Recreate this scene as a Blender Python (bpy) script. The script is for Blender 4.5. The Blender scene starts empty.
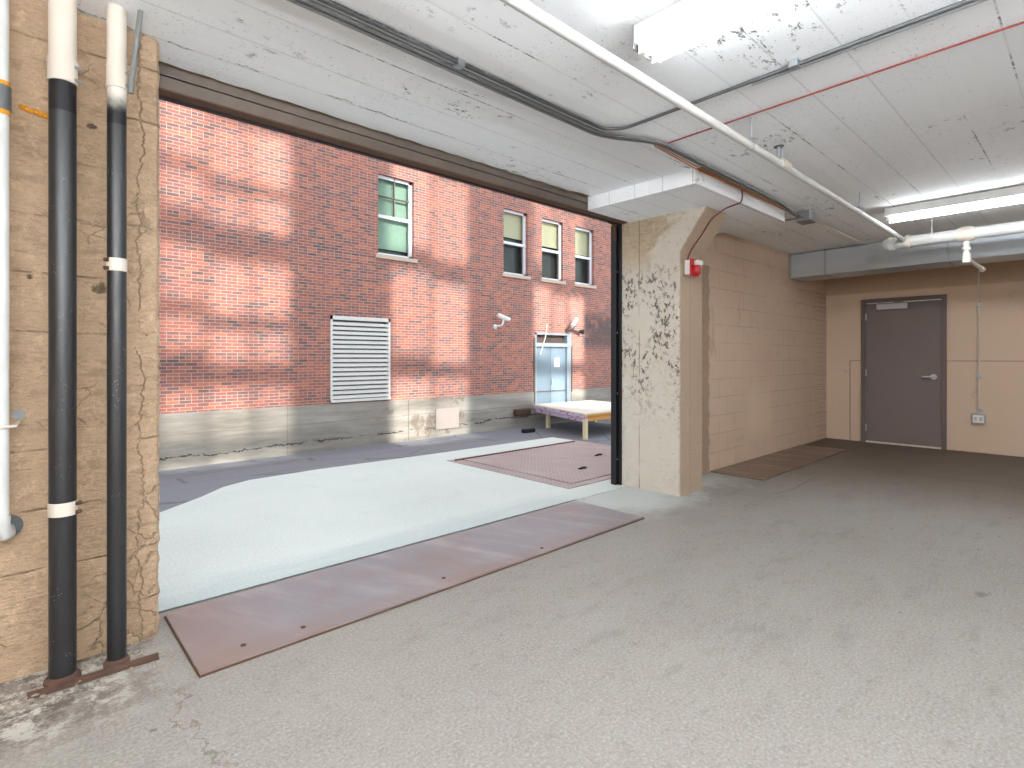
import bpy, bmesh, math, random
from mathutils import Vector, Matrix
random.seed(7)
R = math.radians
SC = bpy.context.scene
COL = SC.collection

# ------------------------------------------------------------------ camera
cd = bpy.data.cameras.new('camera')
cam = bpy.data.objects.new('camera', cd); COL.objects.link(cam)
F = 546.0
cd.sensor_width = 36.0; cd.lens = F / 1024.0 * 36.0
cd.shift_x = 0.0; cd.shift_y = (358 - 384) / 1024.0
cd.clip_start = 0.05; cd.clip_end = 300
YAW = math.atan2(0.733, 0.681)
cam.location = (0, 0, 1.25)
cam.rotation_euler = (R(90), 0, YAW - R(90))
SC.camera = cam

# ------------------------------------------------------------------ colour management, sky
SC.view_settings.view_transform = 'Standard'
SC.view_settings.look = 'None'
SC.view_settings.exposure = 0.0
SC.view_settings.gamma = 1.0
SC.view_settings.use_curve_mapping = False
W = bpy.data.worlds.new('sky'); SC.world = W; W.use_nodes = True
wn = W.node_tree; wn.nodes.clear()
wo = wn.nodes.new('ShaderNodeOutputWorld'); wb = wn.nodes.new('ShaderNodeBackground')
wb.inputs['Color'].default_value = (0.90, 0.95, 1.0, 1); wb.inputs['Strength'].default_value = 1.8
wn.links.new(wb.outputs[0], wo.inputs[0])
try:
    SC.cycles.max_bounces = 8; SC.cycles.diffuse_bounces = 5
except Exception: pass

# sunlight thrown back onto the brick wall by the windows of the storeys above the opening
GLINT = 7.0
def glint(name, X, Z, w, h, power):
    d = Vector((0.06, 1.0, -0.5)).normalized()
    tgt = Vector((X, 12.3, Z)); src = tgt - d * ((12.3 - 3.62) / d.y)
    l = bpy.data.lights.new(name, 'AREA'); l.shape = 'RECTANGLE'
    l.size = w; l.size_y = h * 0.9; l.energy = power * w * h; l.spread = R(3.0); l.color = (1.0, 0.97, 0.88)
    o = bpy.data.objects.new(name, l); COL.objects.link(o)
    o.location = src
    o.rotation_euler = d.to_track_quat('-Z', 'Y').to_euler()
for gx, cols in ((2.15, 3), (7.2, 2), (12.35, 3)):
    for gz in (3.95, 1.1, -1.5):
        for c in range(cols):
            cw = 2.55 / cols
            jit = random.uniform(.6, 1.1)
            hh = 2.2
            z0 = gz + (0.25 if c == 0 and gz > 0 else 0)
            if gx > 12 and gz > 3: jit = .45
            if gx < 3:                       # these panes have a cross bar each
                glint('window_glint', gx + cw * (c + .5), z0 + hh * .72, cw - .08, hh * .5, GLINT * jit)
                glint('window_glint', gx + cw * (c + .5), z0 + hh * .18, cw - .1, hh * .32, GLINT * jit * .9)
            else:
                glint('window_glint', gx + cw * (c + .5), z0 + hh * .5, cw - .1, hh, GLINT * jit)

# ------------------------------------------------------------------ material helpers
class M:
    def __init__(s, name):
        s.m = bpy.data.materials.new(name); s.m.use_nodes = True
        s.t = s.m.node_tree; s.t.nodes.clear()
        s.out = s.t.nodes.new('ShaderNodeOutputMaterial')
        s.b = s.t.nodes.new('ShaderNodeBsdfPrincipled')
        s.t.links.new(s.b.outputs[0], s.out.inputs[0])
        s._co = None
    def n(s, t, **k):
        x = s.t.nodes.new(t)
        for a, v in k.items(): setattr(x, a, v)
        return x
    def put(s, sock, v):
        if isinstance(v, bpy.types.NodeSocket): s.t.links.new(v, sock)
        elif isinstance(v, (tuple, list)) and len(v) == 3 and sock.type == 'RGBA': sock.default_value = (*v, 1)
        else: sock.default_value = v
    def co(s):
        if s._co is None:
            g = s.n('ShaderNodeNewGeometry'); s._co = g.outputs['Position']
        return s._co
    def xyz(s, v=None):
        q = s.n('ShaderNodeSeparateXYZ'); s.put(q.inputs[0], v or s.co()); return q.outputs
    def comb(s, x, y, z):
        q = s.n('ShaderNodeCombineXYZ')
        for i, v in enumerate((x, y, z)): s.put(q.inputs[i], v)
        return q.outputs[0]
    def scl(s, v, k):
        q = s.n('ShaderNodeVectorMath', operation='MULTIPLY'); s.put(q.inputs[0], v); q.inputs[1].default_value = k; return q.outputs[0]
    def ma(s, op, a, b=0.0, c=None, clamp=False):
        q = s.n('ShaderNodeMath', operation=op, use_clamp=clamp)
        s.put(q.inputs[0], a); s.put(q.inputs[1], b)
        if c is not None: s.put(q.inputs[2], c)
        return q.outputs[0]
    def noise(s, scale, detail=4, rough=.6, vec=None, dist=0.0):
        q = s.n('ShaderNodeTexNoise'); s.put(q.inputs['Vector'], vec or s.co())
        q.inputs['Scale'].default_value = scale; q.inputs['Detail'].default_value = detail
        q.inputs['Roughness'].default_value = rough; q.inputs['Distortion'].default_value = dist
        return q.outputs['Fac']
    def voro(s, scale, vec=None, feature='F1', rnd=1.0):
        q = s.n('ShaderNodeTexVoronoi', feature=feature); s.put(q.inputs['Vector'], vec or s.co())
        q.inputs['Scale'].default_value = scale; q.inputs['Randomness'].default_value = rnd
        return q.outputs['Distance']
    def step(s, v, lo, hi):          # smooth 0..1
        q = s.n('ShaderNodeMapRange', interpolation_type='SMOOTHSTEP')
        s.put(q.inputs['Value'], v); s.put(q.inputs['From Min'], lo); s.put(q.inputs['From Max'], hi)
        return q.outputs['Result']
    def mix(s, f, a, b, blend='MIX'):
        q = s.n('ShaderNodeMix', data_type='RGBA', blend_type=blend)
        s.put(q.inputs['Factor'], f); s.put(q.inputs['A'], a) if False else None
        s.put(q.inputs[6], a); s.put(q.inputs[7], b)
        return q.outputs[2]
    def ramp(s, f, stops, interp='LINEAR'):
        q = s.n('ShaderNodeValToRGB'); s.put(q.inputs[0], f)
        cr = q.color_ramp; cr.interpolation = interp
        while len(cr.elements) < len(stops): cr.elements.new(.5)
        for e, (p, c) in zip(cr.elements, stops): e.position = p; e.color = (*c, 1)
        return q.outputs[0]
    def white(s, v):
        q = s.n('ShaderNodeTexWhiteNoise', noise_dimensions='3D'); s.put(q.inputs['Vector'], v); return q.outputs['Value']
    def line(s, a, pos, w):          # 1 on |a-pos|<w
        return s.ma('SUBTRACT', 1.0, s.step(s.ma('ABSOLUTE', s.ma('SUBTRACT', a, pos)), w * .4, w))
    def fin(s, col, rough=.8, bump=None, bs=.3, bd=.01, metal=0.0, spec=.3):
        s.put(s.b.inputs['Base Color'], col); s.put(s.b.inputs['Roughness'], rough)
        s.put(s.b.inputs['Metallic'], metal); s.b.inputs['Specular IOR Level'].default_value = spec
        if bump is not None:
            q = s.n('ShaderNodeBump'); q.inputs['Strength'].default_value = bs; q.inputs['Distance'].default_value = bd
            s.put(q.inputs['Height'], bump); s.t.links.new(q.outputs[0], s.b.inputs['Normal'])
        return s.m

def srgb(r, g, b):
    f = lambda c: (c / 255 / 12.92) if c / 255 <= .04045 else ((c / 255 + .055) / 1.055) ** 2.4
    return (f(r), f(g), f(b))

def flat(name, c, rough=.6, metal=0.0, spec=.4, vary=.12, sc=14):
    m = M(name); n = m.noise(sc, 3)
    col = m.mix(n, tuple(v * (1 - vary) for v in c), tuple(min(1, v * (1 + vary)) for v in c))
    return m.fin(col, rough, n, .1, .003, metal, spec)

def emis(name, c, st):
    m = M(name); m.put(m.b.inputs['Base Color'], c); m.put(m.b.inputs['Emission Color'], c)
    m.b.inputs['Emission Strength'].default_value = st; return m.m

MAT = {}
def build_mats():
    # --- red brick with light mortar, a header course every sixth row
    m = M('red_brick'); X, Y, Z = m.xyz()
    H = .0677
    zr = m.ma('DIVIDE', Z, H); row = m.ma('FLOOR', zr); fz = m.ma('FRACT', zr)
    hdr = m.ma('LESS_THAN', m.ma('FRACT', m.ma('DIVIDE', m.ma('ADD', row, 600.5), 6.0)), 1 / 6)
    L = m.ma('SUBTRACT', .213, m.ma('MULTIPLY', hdr, .1065))
    off = m.ma('MULTIPLY', m.ma('FRACT', m.ma('MULTIPLY', row, .5)), 1.0)
    u = m.ma('ADD', m.ma('DIVIDE', m.ma('ADD', X, m.ma('MULTIPLY', Y, 1.0)), L), off)
    cl = m.ma('FLOOR', u); fx = m.ma('FRACT', u)
    mort = m.ma('MAXIMUM', m.ma('LESS_THAN', fz, .17), m.ma('LESS_THAN', m.ma('MULTIPLY', fx, L), .011))
    wn_ = m.white(m.comb(cl, row, 3.0)); big = m.noise(.35, 3)
    val = m.ma('ADD', m.ma('MULTIPLY', wn_, .75), m.ma('MULTIPLY', m.ma('SUBTRACT', m.noise(.9, 4, .6, m.scl(m.co(), (.35, 1, 2.2))), .5), .55), clamp=True)
    br = m.ramp(val, [(0, srgb(84, 62, 68)), (.08, srgb(106, 70, 74)), (.2, srgb(128, 76, 74)), (.38, srgb(148, 78, 70)),
                      (.56, srgb(158, 84, 70)), (.72, srgb(180, 100, 74)), (.86, srgb(144, 96, 90)), (1.0, srgb(190, 124, 96))])
    fine = m.noise(60, 2)
    br = m.mix(m.ma('ADD', .02, m.ma('MULTIPLY', fine, .26)), br, srgb(206, 176, 162))
    mo = m.mix(big, srgb(168, 148, 138), srgb(194, 178, 167))
    col = m.mix(mort, br, mo)
    # black soot blot near the door
    dx = m.step(m.line(X, 16.05, 1.5), .1, .5); dz = m.line(Z, 2.2, .85)
    so = m.ma('MULTIPLY', m.ma('MULTIPLY', dx, dz), m.step(m.noise(2.2, 4), .3, .5))
    col = m.mix(m.ma('MULTIPLY', so, .75), col, srgb(88, 82, 84))
    MAT['brick'] = m.fin(col, .9, m.ma('SUBTRACT', 1.0, mort), .4, .008)

    # --- old cast foundation
    m = M('cast_foundation'); X, Y, Z = m.xyz()
    n1 = m.noise(1.2, 6, .65, m.scl(m.co(), (.35, 1, 2.5))); n2 = m.noise(25, 3)
    col = m.ramp(n1, [(.3, srgb(118, 112, 105)), (.5, srgb(148, 143, 135)), (.7, srgb(174, 169, 161))])
    ln = m.line(Z, m.ma('ADD', -.3, m.ma('MULTIPLY', m.noise(.8, 2), .1)), .02)
    col = m.mix(m.ma('MULTIPLY', ln, .4), col, srgb(120, 106, 92))
    cr = m.line(Z, m.ma('ADD', m.ma('ADD', -.93, m.ma('MULTIPLY', m.ma('MULTIPLY', X, .012), 1.0)), m.ma('MULTIPLY', m.noise(1.1, 6, .8), .4)), .022)
    col = m.mix(m.ma('MULTIPLY', m.ma('MULTIPLY', cr, m.step(m.noise(1.3, 4, .7), .42, .5)), .85), col, srgb(52, 44, 38))
    st = m.ma('MULTIPLY', m.step(m.noise(1.6, 5, .7), .56, .66), m.line(X, 8.6, 2.4))
    col = m.mix(m.ma('MULTIPLY', st, .6), col, srgb(104, 84, 66))
    vj = m.ma('MAXIMUM', m.line(X, 7.72, .02), m.line(X, 4.6, .006))
    col = m.mix(m.ma('MULTIPLY', vj, .5), col, srgb(70, 62, 54))
    MAT['foundation'] = m.fin(col, .9, n2, .4, .01)

    # --- asphalt
    m = M('asphalt'); n1 = m.noise(70, 3, .7); n2 = m.noise(.8, 4)
    col = m.mix(n1, srgb(84, 86, 94), srgb(142, 145, 154)); col = m.mix(m.ma('MULTIPLY', n2, .3), col, srgb(146, 147, 150))
    v = m.voro(.5, m.scl(m.co(), (1, 1, .01)), 'DISTANCE_TO_EDGE')
    v = m.ma('ADD', v, m.ma('MULTIPLY', m.ma('SUBTRACT', m.noise(5, 4), .5), .06))
    col = m.mix(m.ma('MULTIPLY', m.ma('SUBTRACT', 1.0, m.step(v, .0, .02)), .6), col, srgb(80, 80, 86))
    MAT['asphalt'] = m.fin(col, .85, n1, .5, .006)

    # --- broom finished light concrete apron
    m = M('apron_concrete'); n1 = m.noise(60, 5, .8); n2 = m.noise(.9, 5, .6)
    col = m.mix(n2, srgb(180, 188, 186), srgb(206, 213, 210)); col = m.mix(m.ma('MULTIPLY', m.step(n1, .45, .65), .4), col, srgb(232, 236, 232))
    dk = m.step(m.noise(2.4, 5, .7), .56, .7); col = m.mix(m.ma('MULTIPLY', dk, .25), col, srgb(170, 178, 182))
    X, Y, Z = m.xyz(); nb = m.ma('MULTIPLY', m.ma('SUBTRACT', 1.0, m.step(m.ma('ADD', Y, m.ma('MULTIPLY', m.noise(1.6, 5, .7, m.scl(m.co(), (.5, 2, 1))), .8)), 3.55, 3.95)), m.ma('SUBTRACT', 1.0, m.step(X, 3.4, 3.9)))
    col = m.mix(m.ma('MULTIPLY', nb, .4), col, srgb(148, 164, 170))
    ek = m.line(Y, m.ma('ADD', 3.15, m.ma('MULTIPLY', m.ma('SUBTRACT', m.noise(5, 6, .8), .5), .03)), .010); ek = m.ma('MULTIPLY', ek, m.ma('SUBTRACT', 1.0, m.step(X, 3.65, 3.75)))
    col = m.mix(m.ma('MULTIPLY', ek, .85), col, srgb(60, 54, 50))
    MAT['apron'] = m.fin(col, .85, n1, .25, .004)

    # --- garage floor
    m = M('floor_concrete'); X, Y, Z = m.xyz()
    n1 = m.noise(85, 5, .8); n2 = m.noise(.55, 5, .6); n3 = m.noise(3.2, 5, .7, m.scl(m.co(), (.45, 1, 1)))
    col = m.mix(n2, srgb(130, 124, 119), srgb(150, 145, 140))
    col = m.mix(m.ma('MULTIPLY', m.step(n3, .42, .72), .4), col, srgb(122, 117, 112))
    col = m.mix(m.ma('MULTIPLY', m.step(n1, .5, .64), .5), col, srgb(178, 171, 165)); col = m.mix(m.ma('MULTIPLY', m.step(n1, .5, .36), .35), col, srgb(88, 83, 78))
    nm_ = m.noise(14, 6, .8); col = m.mix(m.ma('MULTIPLY', m.step(nm_, .52, .68), .35), col, srgb(100, 95, 90))
    sc2 = m.step(m.noise(2.6, 6, .75, m.scl(m.co(), (.5, 1.6, 1))), .54, .66); col = m.mix(m.ma('MULTIPLY', sc2, .4), col, srgb(112, 111, 108))
    sp = m.ma('SUBTRACT', 1.0, m.step(m.voro(70), .07, .16)); sp = m.ma('MULTIPLY', sp, m.step(m.noise(9, 2), .5, .6))
    col = m.mix(m.ma('MULTIPLY', sp, .6), col, srgb(84, 78, 72))
    # dark oily blots
    v2 = m.voro(1.9, m.scl(m.co(), (.8, 1.3, 1))); bl = m.ma('MULTIPLY', m.ma('SUBTRACT', 1.0, m.step(m.ma('ADD', v2, m.ma('MULTIPLY', m.noise(12, 4), .1)), .07, .15)), m.step(m.noise(1.3, 2), .40, .5))
    col = m.mix(m.ma('MULTIPLY', bl, .6), col, srgb(70, 65, 60))
    # hairline joint running away from the pier
    jl = m.line(Y, m.ma('ADD', 2.02, m.ma('MULTIPLY', m.ma('SUBTRACT', m.noise(1.4, 5, .7), .5), .22)), .012)
    jl = m.ma('MULTIPLY', jl, m.ma('MULTIPLY', m.step(X, 4.4, 4.8), m.step(m.noise(3, 2), .38, .5)))
    col = m.mix(m.ma('MULTIPLY', jl, .6), col, srgb(100, 92, 84))
    c2 = m.line(X, m.ma('ADD', .5, m.ma('MULTIPLY', m.ma('SUBTRACT', m.noise(3.0, 5, .7), .5), .5)), .008)
    c2 = m.ma('MULTIPLY', c2, m.ma('MULTIPLY', m.step(Y, 1.7, 1.9), m.ma('SUBTRACT', 1.0, m.step(Y, 2.3, 2.42))))
    col = m.mix(m.ma('MULTIPLY', c2, .6), col, srgb(96, 84, 74))
    # darker brown floor toward the far end, white cement round the pipe feet
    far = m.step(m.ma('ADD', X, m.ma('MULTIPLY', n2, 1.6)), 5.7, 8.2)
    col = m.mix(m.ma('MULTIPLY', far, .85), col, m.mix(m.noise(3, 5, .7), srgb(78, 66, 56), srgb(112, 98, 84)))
    dpt = m.ma('MULTIPLY', m.ma('SUBTRACT', 1.0, m.step(X, .1, .62)), m.step(Y, 2.15, 2.6))
    col = m.mix(m.ma('MULTIPLY', dpt, .35), col, srgb(92, 74, 60))
    ce = m.ma('MULTIPLY', dpt, m.step(m.noise(7, 5, .75), .47, .56)); col = m.mix(m.ma('MULTIPLY', ce, .7), col, srgb(206, 202, 194))
    ck = m.ma('MULTIPLY', dpt, m.step(m.noise(11, 5, .8, m.scl(m.co(), (1, 1, 9))), .49, .55)); col = m.mix(m.ma('MULTIPLY', ck, .75), col, srgb(76, 64, 54))
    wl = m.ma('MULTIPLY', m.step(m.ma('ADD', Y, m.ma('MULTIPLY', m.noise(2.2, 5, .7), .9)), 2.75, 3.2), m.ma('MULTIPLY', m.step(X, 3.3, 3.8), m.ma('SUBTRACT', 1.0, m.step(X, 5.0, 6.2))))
    col = m.mix(m.ma('MULTIPLY', wl, .65), col, srgb(196, 204, 202))  # skylight falling beside the pier, painted into the floor colour
    v3 = m.ma('ADD', m.voro(3.4, m.scl(m.co(), (.9, 1.5, 1))), m.ma('MULTIPLY', m.noise(20, 4, .7), .12)); b3 = m.ma('MULTIPLY', m.ma('SUBTRACT', 1.0, m.step(v3, .095, .12)), m.step(m.noise(2.1, 2), .42, .5))
    col = m.mix(m.ma('MULTIPLY', b3, .6), col, srgb(62, 58, 54))
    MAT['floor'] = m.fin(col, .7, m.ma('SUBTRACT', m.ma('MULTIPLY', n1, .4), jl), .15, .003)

    # --- painted board formed concrete (tan)
    def tan(name, c0, c1, seed, crackx=None, spots=False, pale=0.0, horiz=True):
        m = M(name); X, Y, Z = m.xyz()
        P = m.ma('ADD', X, Y)
        wob = m.ma('MULTIPLY', m.ma('SUBTRACT', m.noise(1.7, 4, .6), .5), .06)
        zz = m.ma('ADD', m.ma('ADD', Z, wob), m.ma('MULTIPLY', P, -.02))
        n0 = m.noise(.9 + seed, 4); nf = m.noise(38, 4, .7); gr = m.noise(9, 3, .6, m.scl(m.co(), (.35, .35, 9)))
        col = m.mix(n0, c0, c1)
        col = m.mix(m.ma('MULTIPLY', gr, .22), col, tuple(v * .62 for v in c0))
        lz = m.ma('FRACT', m.ma('DIVIDE', zz, .235)); msk = m.step(m.noise(3.1, 3), .42, .56)
        ln = m.ma('MULTIPLY', m.ma('SUBTRACT', 1.0, m.step(m.ma('ABSOLUTE', m.ma('SUBTRACT', lz, .5)), .006, .028)), m.ma('MULTIPLY', msk, m.step(m.noise(9, 4, .7), .3, .6)))
        if not horiz:
            ln = m.ma('MULTIPLY', ln, .25)
        crk = ln
        if crackx is not None:
            c = m.line(P, m.ma('ADD', crackx, m.ma('MULTIPLY', m.ma('SUBTRACT', m.noise(4.5, 6, .75, m.comb(3.0 + seed, 1.0, Z)), .5), .16)), .0042)
            c = m.ma('MULTIPLY', c, m.step(m.noise(5, 3, .6), .36, .46))
            crk = m.ma('MAXIMUM', crk, c)
            v = m.voro(5.5, m.ma('ADD', 0, 0) and m.co(), 'DISTANCE_TO_EDGE')
        dv = m.n('ShaderNodeVectorMath', operation='ADD'); m.put(dv.inputs[0], m.co())
        nn = m.n('ShaderNodeTexNoise'); m.put(nn.inputs['Vector'], m.co()); nn.inputs['Scale'].default_value = 6; nn.inputs['Detail'].default_value = 4
        m.put(dv.inputs[1], m.scl(nn.outputs['Color'], (.22, .22, .22)))
        v = m.voro(7.0, dv.outputs[0], 'DISTANCE_TO_EDGE')
        cv = m.ma('MULTIPLY', m.ma('SUBTRACT', 1.0, m.step(v, .004, .03)), m.step(m.noise(1.9 + seed, 3, .6), .49, .56))
        crk = m.ma('MAXIMUM', crk, m.ma('MULTIPLY', cv, .8))
        col = m.mix(m.ma('MULTIPLY', crk, .6), col, srgb(84, 64, 48)); col = m.mix(m.ma('MULTIPLY', m.step(m.noise(5, 6, .75), .5, .72), .4), col, tuple(v * .6 for v in c0))
        h = m.ma('SUBTRACT', m.ma('ADD', m.ma('MULTIPLY', nf, .3), m.ma('ADD', m.ma('MULTIPLY', gr, .5), m.ma('MULTIPLY', m.noise(7, 5, .7), 1.2))), crk)
        if crackx is not None:
            for hx, hz, hr in ((.073, 1.57, .012), (.295, 1.545, .03), (.268, 2.22, .016), (.46, 1.35, .008)):
                q = m.n('ShaderNodeVectorMath', operation='DISTANCE'); m.put(q.inputs[0], m.co()); q.inputs[1].default_value = (hx, 2.88, hz)
                dd = m.ma('ADD', q.outputs['Value'], m.ma('MULTIPLY', m.ma('SUBTRACT', m.noise(30, 4, .7), .5), .04))
                hm = m.ma('SUBTRACT', 1.0, m.step(dd, hr * .7, hr)); col = m.mix(m.ma('MULTIPLY', hm, .85), col, srgb(52, 40, 32)); h = m.ma('SUBTRACT', h, hm)
        fd = m.noise(75, 4, .85, m.scl(m.co(), (.5, .5, 1.6))); col = m.mix(m.ma('MULTIPLY', m.step(fd, .5, .62), .4), col, tuple(v * .6 for v in c0))
        md = m.noise(13, 7, .85, m.scl(m.co(), (.6, .6, 1.6))); col = m.mix(m.ma('MULTIPLY', m.step(md, .50, .60), .5), col, tuple(v * .55 for v in c0))  # dirt and crevice shading of the rough face, put into the colour
        hi = m.step(m.noise(16, 6, .85), .52, .62); col = m.mix(m.ma('MULTIPLY', hi, .4), col, tuple(min(1, v * 1.35) for v in c1))
        h = m.ma('ADD', h, m.ma('MULTIPLY', md, 1.6))
        ds = m.ma('MULTIPLY', m.ma('SUBTRACT', 1.0, m.step(m.voro(14), .05, .11)), m.step(m.noise(2.7, 2), .55, .62))
        col = m.mix(m.ma('MULTIPLY', ds, .75), col, srgb(92, 74, 58))
        if spots:
            col = m.mix(m.step(X, 4.455, 4.48), col, m.mix(n0, srgb(188, 164, 142), srgb(200, 178, 156)))
            w = m.ma('ADD', m.step(m.noise(1.1, 4, .6), .46, .60), 0.0, clamp=True)
            low = m.ma('SUBTRACT', 1.0, m.step(Z, 1.7, 2.5)); w = m.ma('MULTIPLY', m.step(m.ma('ADD', w, m.ma('MULTIPLY', low, 1.3)), .25, .9), m.ma('SUBTRACT', 1.0, m.step(X, 4.452, 4.47)))
            col = m.mix(m.ma('MULTIPLY', w, .85), col, m.mix(m.noise(5, 4), srgb(214, 205, 190), srgb(232, 226, 216)))
            b = m.ma('MULTIPLY', m.step(m.noise(26, 5, .75, m.scl(m.co(), (1, 1, .7))), .53, .57), m.step(m.noise(2.6, 3, .6), .44, .54))
            b = m.ma('MULTIPLY', b, m.ma('MULTIPLY', m.step(Z, .5, 1.2), m.ma('SUBTRACT', 1.0, m.step(Z, 1.95, 2.2))))
            b2 = m.ma('MULTIPLY', m.step(m.noise(20, 5, .75), .60, .64), m.ma('SUBTRACT', 1.0, m.step(Y, 2.7, 2.9)))
            b = m.ma('MULTIPLY', m.ma('MAXIMUM', b, m.ma('MULTIPLY', b2, .6)), m.ma('SUBTRACT', 1.0, m.step(X, 4.455, 4.47)))
            col = m.mix(m.ma('MULTIPLY', b, .85), col, srgb(70, 54, 42))
            vl = m.ma('MULTIPLY', m.line(Y, 3.0, .006), m.step(m.noise(2, 2), .4, .5))
            vl = m.ma('MAXIMUM', vl, m.ma('MULTIPLY', m.line(X, 4.64, .004), .7))
            col = m.mix(m.ma('MULTIPLY', vl, .7), col, srgb(96, 82, 66))
        return m.fin(col, .75, h, .8, .022)
    MAT['wall_left'] = tan('tan_board_formed_concrete', srgb(200, 170, 140), srgb(218, 190, 160), .0, crackx=.43 + 2.88)
    MAT['pier'] = tan('tan_and_bare_pier_concrete', srgb(196, 176, 146), srgb(212, 194, 166), .3, spots=True, horiz=False)

    # --- painted block
    def block(name, axis, c0, c1, low=True):
        m = M(name); X, Y, Z = m.xyz()
        v = m.comb(X if axis == 'x' else Y, Z, 0.0)
        q = m.n('ShaderNodeTexBrick'); m.put(q.inputs['Vector'], v)
        q.inputs['Scale'].default_value = 1; q.inputs['Brick Width'].default_value = .406; q.inputs['Row Height'].default_value = .203
        q.inputs['Mortar Size'].default_value = .005; q.inputs['Mortar Smooth'].default_value = .4
        q.inputs['Color1'].default_value = (1, 1, 1, 1); q.inputs['Color2'].default_value = (.9, .9, .9, 1); q.inputs['Mortar'].default_value = (.0, .0, .0, 1)
        f = q.outputs['Fac']; n0 = m.noise(.8, 4); nf = m.noise(45, 3)
        col = m.mix(n0, c0, c1); col = m.mix(.25, col, q.outputs['Color'], 'MULTIPLY') if False else col
        f = m.ma('MULTIPLY', f, m.step(m.noise(1.5, 3), .3, .6))
        col = m.mix(m.ma('MULTIPLY', f, .33), col, srgb(112, 92, 74))
        sc_ = m.ma('MULTIPLY', m.step(m.noise(3.2, 6, .75, m.scl(m.co(), (1, 1, .6))), .56, .66), m.ma('SUBTRACT', 1.0, m.step(Z, .55, 1.4)))
        col = m.mix(m.ma('MULTIPLY', sc_, .35), col, srgb(206, 186, 160))
        d = m.step(m.noise(2.3, 5, .7, m.scl(m.co(), (1, 1, .5))), .6, .75); col = m.mix(m.ma('MULTIPLY', d, .35), col, srgb(128, 104, 82))
        px = m.ma('MULTIPLY', m.line(X, 6.98, .5), m.line(Z, .6, .42)); col = m.mix(m.ma('MULTIPLY', px, .22), col, srgb(226, 206, 184))
        ed = m.ma('MULTIPLY', m.step(X, 8.95, 9.0), m.step(m.ma('ABSOLUTE', m.ma('SUBTRACT', m.ma('FRACT', m.ma('DIVIDE', Z, .07)), .5)), .38, .48)); f = m.ma('MAXIMUM', f, ed)
        col = m.mix(m.ma('MULTIPLY', ed, .25), col, srgb(112, 92, 74))
        cl_ = m.step(m.noise(6, 6, .8), .5, .75); col = m.mix(m.ma('MULTIPLY', cl_, .22), col, srgb(140, 112, 92))
        return m, col, m.ma('SUBTRACT', m.ma('ADD', m.ma('MULTIPLY', nf, .2), m.ma('MULTIPLY', m.noise(6, 5, .7), .6)), f)
    m, col, h = block('tan_painted_block', 'x', srgb(192, 168, 148), srgb(206, 182, 162)); MAT['block'] = m.fin(col, .8, h, .6, .01)
    # --- back wall with sheet seams
    m = M('tan_sheet_wall'); X, Y, Z = m.xyz(); n0 = m.noise(.8, 4)
    col = m.mix(n0, srgb(208, 183, 160), srgb(218, 194, 172))
    hs = m.ma('MULTIPLY', m.line(Z, 1.21, .008), m.ma('SUBTRACT', 1.0, m.step(Y, 2.58, 2.6)))
    vs = m.ma('MULTIPLY', m.line(Y, 2.585, .009), m.ma('SUBTRACT', 1.0, m.step(Z, 1.2, 1.22)))
    sm = m.ma('MAXIMUM', hs, vs); col = m.mix(m.ma('MULTIPLY', sm, .6), col, srgb(110, 90, 70))
    d = m.step(m.noise(3.3, 5, .7), .62, .72); col = m.mix(m.ma('MULTIPLY', d, .4), col, srgb(150, 120, 90))
    up = m.ma('MULTIPLY', m.step(Z, 2.2, 2.24), 1.0); col = m.mix(m.ma('MULTIPLY', up, .55), col, srgb(158, 128, 98))  # shadow of the duct on the upper wall, painted into the colour
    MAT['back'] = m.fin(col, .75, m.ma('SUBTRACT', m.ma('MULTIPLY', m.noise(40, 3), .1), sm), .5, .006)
    MAT['plain_tan'] = flat('plain_tan_wall', srgb(190, 166, 138), .8)

    # --- white painted board formed ceiling
    m = M('white_painted_ceiling'); X, Y, Z = m.xyz()
    n0 = m.noise(.5, 4); nf = m.noise(30, 4, .7)
    col = m.mix(n0, srgb(240, 243, 246), srgb(248, 250, 252))
    yb = m.ma('DIVIDE', m.ma('ADD', Y, .1), .258); rw = m.ma('FLOOR', yb)
    ln = m.ma('SUBTRACT', 1.0, m.step(m.ma('ABSOLUTE', m.ma('SUBTRACT', m.ma('FRACT', yb), .5)), .008, .022))
    ms = m.step(m.noise(1.0, 3, .6, m.comb(X, m.ma('MULTIPLY', rw, 7.3), 0.0)), .54, .60)
    brk = m.ma('MULTIPLY', m.ma('MULTIPLY', ln, ms), m.step(nf, .42, .55))
    tn = m.white(m.comb(rw, m.ma('FLOOR', m.ma('DIVIDE', m.ma('ADD', X, m.ma('MULTIPLY', rw, 1.7)), 2.4)), 1.0)); col = m.mix(m.ma('MULTIPLY', tn, .16), col, srgb(206, 208, 210)); col = m.mix(m.ma('MULTIPLY', ln, m.ma('MULTIPLY', m.white(m.comb(rw, 5.0, 2.0)), .4)), col, srgb(150, 150, 150))
    col = m.mix(m.ma('MULTIPLY', brk, .85), col, srgb(78, 76, 74))
    pm = m.step(m.noise(1.5, 4, .65), .55, .64)
    ps = m.ma('MULTIPLY', m.step(m.noise(24, 6, .8, m.scl(m.co(), (.5, 1, 1))), .565, .59), pm)
    col = m.mix(m.ma('MULTIPLY', ps, .85), col, srgb(72, 70, 68))
    p2 = m.ma('MULTIPLY', m.step(m.noise(60, 4, .8), .61, .65), m.step(m.noise(2.4, 3), .45, .57))
    col = m.mix(m.ma('MULTIPLY', p2, .6), col, srgb(104, 102, 100))
    # pale caulked joint across the boards
    cj = m.line(X, m.ma('ADD', 4.12, m.ma('MULTIPLY', m.ma('SUBTRACT', m.noise(3, 4), .5), .03)), .022)
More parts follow.
